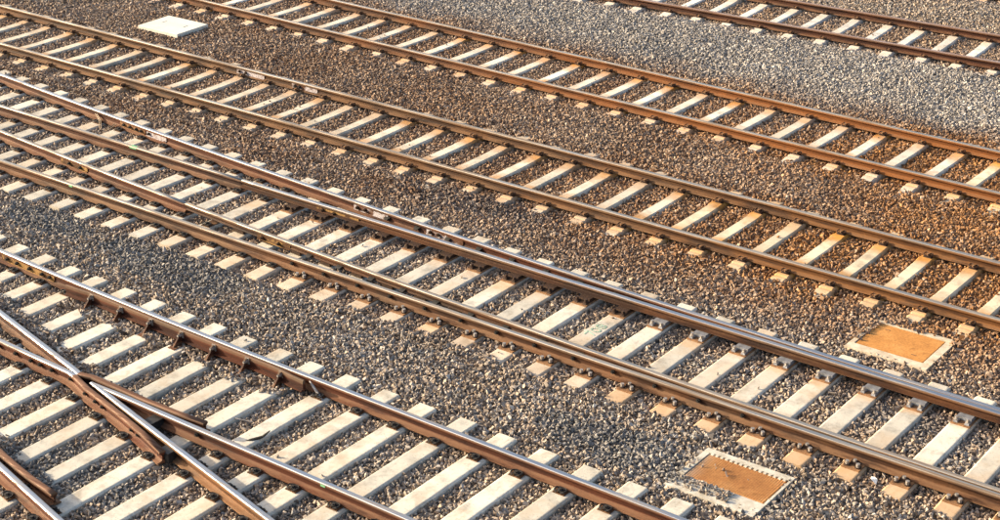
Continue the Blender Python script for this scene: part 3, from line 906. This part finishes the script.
def pit_cover(label, loc, fx, fy, px, py, ox, oy, mframe, mplate, ribbed):
    root = thing('pit_cover', label, 'pit cover', loc)
    mb = MB()
    x0, x1, y0, y1 = -fx / 2, fx / 2, -fy / 2, fy / 2
    a0, a1, b0, b1 = ox - px / 2, ox + px / 2, oy - py / 2, oy + py / 2
    g = 0.008
    for q in ((x0, x1, y0, b0 - g), (x0, x1, b1 + g, y1), (x0, a0 - g, b0 - g + 0.0005, b1 + g - 0.0005), (a1 + g, x1, b0 - g + 0.0005, b1 + g - 0.0005)):
        mb.box(*q, -0.12, 0.0, 0, taper=0.006)
    link('frame', mb.mesh('frame', [mframe]), root)
    mb = MB(); mb.box(a0, a1, b0, b1, -0.06, -0.006, 0, taper=0.003)
    if ribbed:
        nrib = 34
        for i in range(nrib):
            xx = a0 + (a1 - a0) * (i + 0.5) / nrib
            mb.box(xx - 0.005, xx + 0.005, b0 + 0.01, b1 - 0.01, -0.0055, -0.0032, 0, taper=0.0012)
        for i in range(16):
            xx = a0 + (a1 - a0) * (i + 0.5) / 16
            mb.box(xx - 0.016, xx + 0.016, b1 - 0.028, b1 + 0.004, -0.0055, 0.006, 1, taper=0.002)
    else:
        for (lx, ly) in ((-0.25, 0.2), (0.25, -0.2)):
            mb.box(ox + lx - 0.03, ox + lx + 0.03, oy + ly - 0.008, oy + ly + 0.008, -0.0055, -0.0025, 1)
    link('cover_plate', mb.mesh('cover_plate', [mplate, M_FRAME_W if ribbed else M_PLATE_RUST]), root)
    return root
pit_cover('smooth orange rusty pit cover in a beige frame between the tan track and the points', (-6.55, 16.35, -0.141), 0.99, 0.88, 0.80, 0.63, -0.02, 0.03, M_FRAME, M_COVER_O, False)
pit_cover('ribbed red-rust pit cover in a white frame half buried in stones', (-6.65, 12.65, -0.148), 0.99, 0.86, 0.86, 0.50, 0.02, 0.09, M_FRAME_W, M_COVER_R, True)

# loose things
def twig(label, pts, radii, m):
    o0 = pts[0]
    mb = MB(); mb.tube([(a - o0[0], b - o0[1], c - o0[2]) for a, b, c in pts], radii, 6)
    return thing('twig', label, 'twig', o0, None, mb.mesh('twig', [m]))
twig('pale grey stick leaning on the foot of the red rail', [(-10.86, 11.46, -0.185), (-10.98, 11.49, -0.11), (-11.10, 11.53, -0.055), (-11.16, 11.555, -0.035)], [0.012, 0.016, 0.014, 0.007], M_TWIG)
twig('dark forked stick lying on stones beside a sleeper', [(-11.02, 10.32, -0.185), (-10.93, 10.42, -0.15), (-10.86, 10.52, -0.13), (-10.83, 10.60, -0.085)], [0.012, 0.020, 0.015, 0.006], M_TWIG_D)
twig('thin pale straw lying across a sleeper', [(-11.52, 10.62, -0.168), (-11.38, 10.66, -0.160), (-11.2, 10.72, -0.165)], [0.006, 0.006, 0.004], M_TWIG)
mb = MB()
r_ = random.Random(3)
import bmesh
bm = bmesh.new()
for i in range(16):
    bm.verts.new((r_.uniform(-.05, .05), r_.uniform(-.04, .04), r_.uniform(-.028, .035)))
bmesh.ops.convex_hull(bm, input=bm.verts)
wme = bpy.data.meshes.new('white_stone'); bm.to_mesh(wme); bm.free(); wme.materials.append(M_WHITE)
thing('white_stone', 'single bright white stone on the ballast beside the bolted rail', 'stone', (-5.52, 13.48, -0.138), None, wme)

# ------------------------------------------------------------------ ballast stones: points with their own size, turn, tone
QUAD = np.array([(-26.45, 19.5), (-11.16, 30.91), (-4.3, 13.63), (-11.84, 8.0)])
cen = QUAD.mean(0)
def in_quad(x, y, margin):
    ok = np.ones(x.shape, bool)
    for i in range(4):
        a = QUAD[i]; b = QUAD[(i + 1) % 4]
        d = (b - a) / np.linalg.norm(b - a); nrm = np.array([d[1], -d[0]])
        if (cen - a) @ nrm < 0: nrm = -nrm
        ok &= ((x - a[0]) * nrm[0] + (y - a[1]) * nrm[1]) > -margin
    return ok

def layer(sp, zoff, zj, rmin, rmax, keep=1.0, margin=1.6):
    xs = np.arange(-30, 0, sp); ys = np.arange(5, 34, sp)
    X, Y = np.meshgrid(xs, ys)
    X = X.ravel() + rng.uniform(-.55, .55, X.size) * sp; Y = Y.ravel() + rng.uniform(-.55, .55, Y.size) * sp
    ok = in_quad(X, Y, margin) & (rng.random(X.size) < keep)
    X, Y = X[ok], Y[ok]
    r = rmin + (rmax - rmin) * rng.random(X.size) ** 1.6
    Z = ballast_h(X, Y) + zoff + rng.uniform(-zj, zj, X.size) - 0.5 * r
    return X, Y, Z, r
LY = [layer(0.042, -0.015, 0.005, 0.021, 0.032, 1.0, 1.3), layer(0.047, 0.000, 0.009, 0.016, 0.036, 0.9, 1.3)]
X = np.concatenate([l[0] for l in LY]); Y = np.concatenate([l[1] for l in LY]); Z = np.concatenate([l[2] for l in LY]); Rr = np.concatenate([l[3] for l in LY])

keep = np.ones(X.size, bool)
# sleepers: no stone pokes through a top face unless the surface is above it
def sleeper_reject(dx, inside_y, hw, top, ztop):
    return (np.abs(dx) < hw) & inside_y & (ztop < top + 0.012)
for k in 'ABCF':
    y0, t, ph, s = TRK[k]
    dx = (X - ph) - s * np.round((X - ph) / s)
    dy = Y - trk_y(k, X)
    keep &= ~((np.abs(dx) < 0.088 + 0.4 * Rr) & (np.abs(dy) < 1.06 + 0.10 * (vnoise(X, Y, 0.2, 9) - 0.5)) & (Z < -0.08))
    deep = (np.abs(dx) < 0.10) & (np.abs(dy) >= 1.06) & (np.abs(dy) < 1.3) & (Z + Rr * 0.6 < -0.139)
    keep &= ~deep
# places where stones have been thrown up over the bearers
nz = vnoise(X, Y, 0.16, 31) - 0.5
w1y = np.maximum(E2(X), E3(X))
heap = (Y > E1(X) - 0.34 + 0.22 * nz) & (Y < E1(X) - 0.06) & (X > -15.0) & (X < -11.3)
heap |= (Y > w1y + 0.06) & (Y < w1y + 0.30 + 0.20 * nz) & (X > -16.5) & (X < -12.2)
heap |= (Y > E5(X) + 0.16) & (Y < E5(X) + 0.36 + 0.20 * nz) & (X < -11.9)
heap |= (Y < D4(X) - 0.425 + 0.14 * nz) & (Y > D4(X) - 0.60) & (X > -12.5)
on_b = heap & (rng.random(X.size) < 0.8)
Z = np.where(on_b, np.maximum(Z, ST + 0.004 + rng.uniform(-0.006, 0.010, X.size)), Z)
dx = (X - D_X0) - D_S * np.round((X - D_X0) / D_S)
keep &= ~((np.abs(dx) < 0.108 + 0.55 * Rr) & (Y > D4(X) - 0.48) & (Y < D1(X) + 0.40) & ~on_b)
dx = (X - E_X0) - E_S * np.round((X - E_X0) / E_S)
keep &= ~((np.abs(dx) < 0.108 + 0.55 * Rr) & (Y > E5(X) - 0.6) & (Y < E1(X) + 0.46) & ~on_b)
# slab and covers
keep &= ~((np.abs(X + 22.25) < 0.47) & (np.abs(Y - 20.02) < 0.365))
keep &= ~((np.abs(X + 6.57) < 0.48) & (np.abs(Y - 16.38) < 0.42))
keep &= ~((np.abs(X + 6.68) < 0.48) & (np.abs(Y - 12.74) < 0.38))
# low under the rails
for f in (D1, D2, D3, D4, E1, E3, E2, E5):
    near = np.abs(Y - f(X)) < 0.11
    Z = np.where(near, np.minimum(Z, -0.146 - Rr * 0.6), Z)
for k in 'ABCF':
    near = np.abs(np.abs(Y - trk_y(k, X)) - HG) < 0.11
    Z = np.where(near, np.minimum(Z, -0.146 - Rr * 0.6), Z)
X, Y, Z, Rr = X[keep], Y[keep], Z[keep], Rr[keep]

# strays on sleepers and covers
sx_, sy_, sz_ = [], [], []
for b in D_BEAR + E_BEAR:
    top = ST + 0.012
    for _ in range(rng.poisson(1.1)):
        sx_.append(b[0] + rng.uniform(-.1, .1)); sy_.append(rng.uniform(b[1], b[2])); sz_.append(top)
for k in 'ABC':
    y0, t, ph, s = TRK[k]
    for i in range(-25, 30):
        for _ in range(rng.poisson(0.9)):
            x = ph + s * i + rng.uniform(-.07, .07)
            dy = rng.choice([-1, 1]) * rng.uniform(0.9, 1.1) if rng.random() < .6 else rng.uniform(-.6, .6)
            sx_.append(x); sy_.append(trk_y(k, x) + dy); sz_.append(-0.119 if abs(dy) > .85 else -0.129)
for (x, y, n_) in ((-6.9, 12.78, 4), (-6.62, 12.72, 3)):
    for _ in range(n_):
        sx_.append(x + rng.uniform(-.12, .12)); sy_.append(y + rng.uniform(-.06, .06)); sz_.append(-0.135)
for _ in range(150):      # stones creeping over the buried frame
    sx_.append(-6.68 + rng.uniform(-.5, .20)); sy_.append(12.34 + rng.uniform(-.06, .12) ** 1 * 1.0); sz_.append(-0.134 + rng.uniform(-.01, .006))
for _ in range(26):
    sx_.append(-7.14 + rng.uniform(-.05, .07)); sy_.append(12.7 + rng.uniform(-.35, .15)); sz_.append(-0.134)
for _ in range(150):
    t_ = rng.uniform(0, 1)
    sx_.append(-7.02 + rng.uniform(-.05, .07) if t_ < .5 else -6.57 + rng.uniform(-.5, .25)); sy_.append(16.4 + rng.uniform(-.25, .4) if t_ < .5 else 16.755 + rng.uniform(-.035, .05)); sz_.append(-0.130)
S0 = X.size
X = np.concatenate([X, sx_]); Y = np.concatenate([Y, sy_]); Z = np.concatenate([Z, sz_])
Rr = np.concatenate([Rr, rng.uniform(0.012, 0.022, len(sx_))])

# tone, hue, iron dust and painted-in warm glow of each stone
tone = np.clip(0.12 + 0.66 * rng.beta(1.8, 2.3, X.size) + 0.10 * (vnoise(X, Y, 0.9, 21) - 0.5), 0, 1)
hue = np.clip(rng.normal(0.68, 0.30, X.size) + 0.35 * (vnoise(X, Y, 1.6, 22) - 0.5), 0, 1)
rust = np.zeros(X.size)
def track_dist(fs):
    d = np.full(X.size, 99.0)
    for f in fs:
        d = np.minimum(d, np.abs(Y - f(X)))
    return d
for k, amt, reach in (('A', 0.50, 1.35), ('B', 0.95, 2.3), ('C', 0.85, 2.3), ('F', 0.6, 1.3)):
    t = np.abs(Y - trk_y(k, X))
    w = amt * (1 - smooth(0.75, reach, t + 0.5 * (vnoise(X, Y, 0.6, 23) - 0.5)))
    if k in 'BC':
        w = w * (0.75 + 0.45 * smooth(-17, -8, X))  # rust strengthened to the right along with the painted glow
    rust = np.maximum(rust, w)
dd = track_dist([D1, D2, D3, D4])
rust = np.maximum(rust, 0.42 * (1 - smooth(0.1, 0.75, dd)))
rust = np.maximum(rust, 0.62 * smooth(15.5, 16.4, Y) * smooth(23.6, 21.5, Y))
dd = track_dist([E1, E2, E3, E5])
rust = np.maximum(rust, 0.28 * (1 - smooth(0.08, 0.4, dd)))
rust = np.clip(rust * (0.45 + 0.9 * rng.random(X.size)) * (0.65 + 0.7 * vnoise(X, Y, 1.1, 24)), 0, 1)
warm_glow = smooth(-14.5, -6.5, X + 0.15 * (Y - 19)) * smooth(15.4, 17.2, Y) * smooth(24.2, 21.8, Y) * (0.5 + 0.8 * vnoise(X, Y, 0.8, 27))  # warm glow over the right-hand tracks, painted into the stone colour
warm_glow = np.clip(warm_glow * (0.6 + 0.6 * rng.random(X.size)), 0, 1)
rust = np.clip(np.maximum(rust, 0.9 * warm_glow), 0, 1)  # the painted glow also raises the rust mix
# grey clean ballast strip between the two far tracks
tone = np.where((Y > 22.9) & (Y < 26.4), np.clip(tone * 1.0 + 0.05, 0, 1), tone)
hue = np.where((Y > 23.2) & (Y < 26.2), hue * 0.35, hue)
# darker, greyer stones in a few patches with uneven outlines
for (cx, cy, rx, ry) in ((-8.0, 12.55, 0.9, 0.35), (-14.7, 12.9, 1.1, 0.45), (-17.2, 13.0, 0.8, 0.3), (-11.9, 8.95, 0.9, 0.35), (-13.3, 16.75, 0.9, 0.35), (-12.3, 16.9, 0.7, 0.3), (-9.0, 15.0, 0.5, 0.3), (-6.0, 14.9, 1.2, 0.25)):
    q = ((X - cx) / rx) ** 2 + ((Y - cy) / ry) ** 2 + 1.2 * (vnoise(X, Y, 0.3, 25) - 0.5)
    tone = np.where(q < 1, tone * 0.7, tone)
    hue = np.where(q < 1, hue * 0.3, hue)

NP_ = X.size
pme = bpy.data.meshes.new('ballast')
pme.vertices.add(NP_)
pme.vertices.foreach_set('co', np.stack([X, Y, Z], -1).astype(np.float32).ravel())
def put(name, typ, arr):
    a = pme.attributes.new(name, typ, 'POINT')
    key = 'vector' if typ == 'FLOAT_VECTOR' else 'value'
    a.data.foreach_set(key, np.ascontiguousarray(arr).ravel())
put('rot', 'FLOAT_VECTOR', rng.uniform(0, 6.283, (NP_, 3)).astype(np.float32))
asp = np.stack([rng.uniform(0.85, 1.45, NP_), rng.uniform(0.75, 1.1, NP_), rng.uniform(0.6, 0.95, NP_)], -1)
put('scl', 'FLOAT_VECTOR', (asp * Rr[:, None]).astype(np.float32))
put('vi', 'INT', rng.integers(0, 16, NP_).astype(np.int32))
put('tone', 'FLOAT', tone.astype(np.float32)); put('rust', 'FLOAT', rust.astype(np.float32)); put('hue', 'FLOAT', hue.astype(np.float32)); put('warm_glow', 'FLOAT', warm_glow.astype(np.float32))
pme.materials.append(M_STONE)
ballast = link('ballast', pme)
ballast['label'] = 'grey and brown crushed-stone ballast filling the space round sleepers'
ballast['category'] = 'ballast'
ballast['kind'] = 'stuff'

ng = bpy.data.node_groups.new('scatter_stones', 'GeometryNodeTree')
ng.interface.new_socket('Geometry', in_out='INPUT', socket_type='NodeSocketGeometry')
ng.interface.new_socket('Geometry', in_out='OUTPUT', socket_type='NodeSocketGeometry')
gn, gl = ng.nodes, ng.links
gi = gn.new('NodeGroupInput'); go = gn.new('NodeGroupOutput')
pool = gn.new('GeometryNodeGeometryToInstance')
hulls = []
for i in range(16):
    ml = gn.new('GeometryNodeMeshLine'); ml.inputs['Count'].default_value = 9 + (i % 5)
    rv = gn.new('FunctionNodeRandomValue'); rv.data_type = 'FLOAT_VECTOR'
    rv.inputs['Min'].default_value = (-1, -1, -1); rv.inputs['Max'].default_value = (1, 1, 1)
    rv.inputs['Seed'].default_value = 100 + i
    sp = gn.new('GeometryNodeSetPosition')
    gl.new(ml.outputs['Mesh'], sp.inputs['Geometry']); gl.new(rv.outputs['Value'], sp.inputs['Position'])
    ch = gn.new('GeometryNodeConvexHull'); gl.new(sp.outputs[0], ch.inputs[0])
    sm = gn.new('GeometryNodeSetMaterial'); sm.inputs['Material'].default_value = M_STONE
    gl.new(ch.outputs[0], sm.inputs['Geometry'])
    hulls.append(sm)
for h in reversed(hulls):
    gl.new(h.outputs[0], pool.inputs[0])
iop = gn.new('GeometryNodeInstanceOnPoints')
iop.inputs['Pick Instance'].default_value = True
def attr(name, typ):
    a = gn.new('GeometryNodeInputNamedAttribute'); a.data_type = typ; a.inputs[0].default_value = name
    return next(o for o in a.outputs if o.enabled and o.name == 'Attribute')
e2r_ = gn.new('FunctionNodeEulerToRotation')
gl.new(attr('rot', 'FLOAT_VECTOR'), e2r_.inputs[0])
gl.new(gi.outputs[0], iop.inputs['Points'])
gl.new(pool.outputs[0], iop.inputs['Instance'])
gl.new(attr('vi', 'INT'), iop.inputs['Instance Index'])
gl.new(e2r_.outputs[0], iop.inputs['Rotation'])
gl.new(attr('scl', 'FLOAT_VECTOR'), iop.inputs['Scale'])
gl.new(iop.outputs[0], go.inputs[0])
mod = ballast.modifiers.new('stones', 'NODES')
mod.node_group = ng
print('stones', NP_)
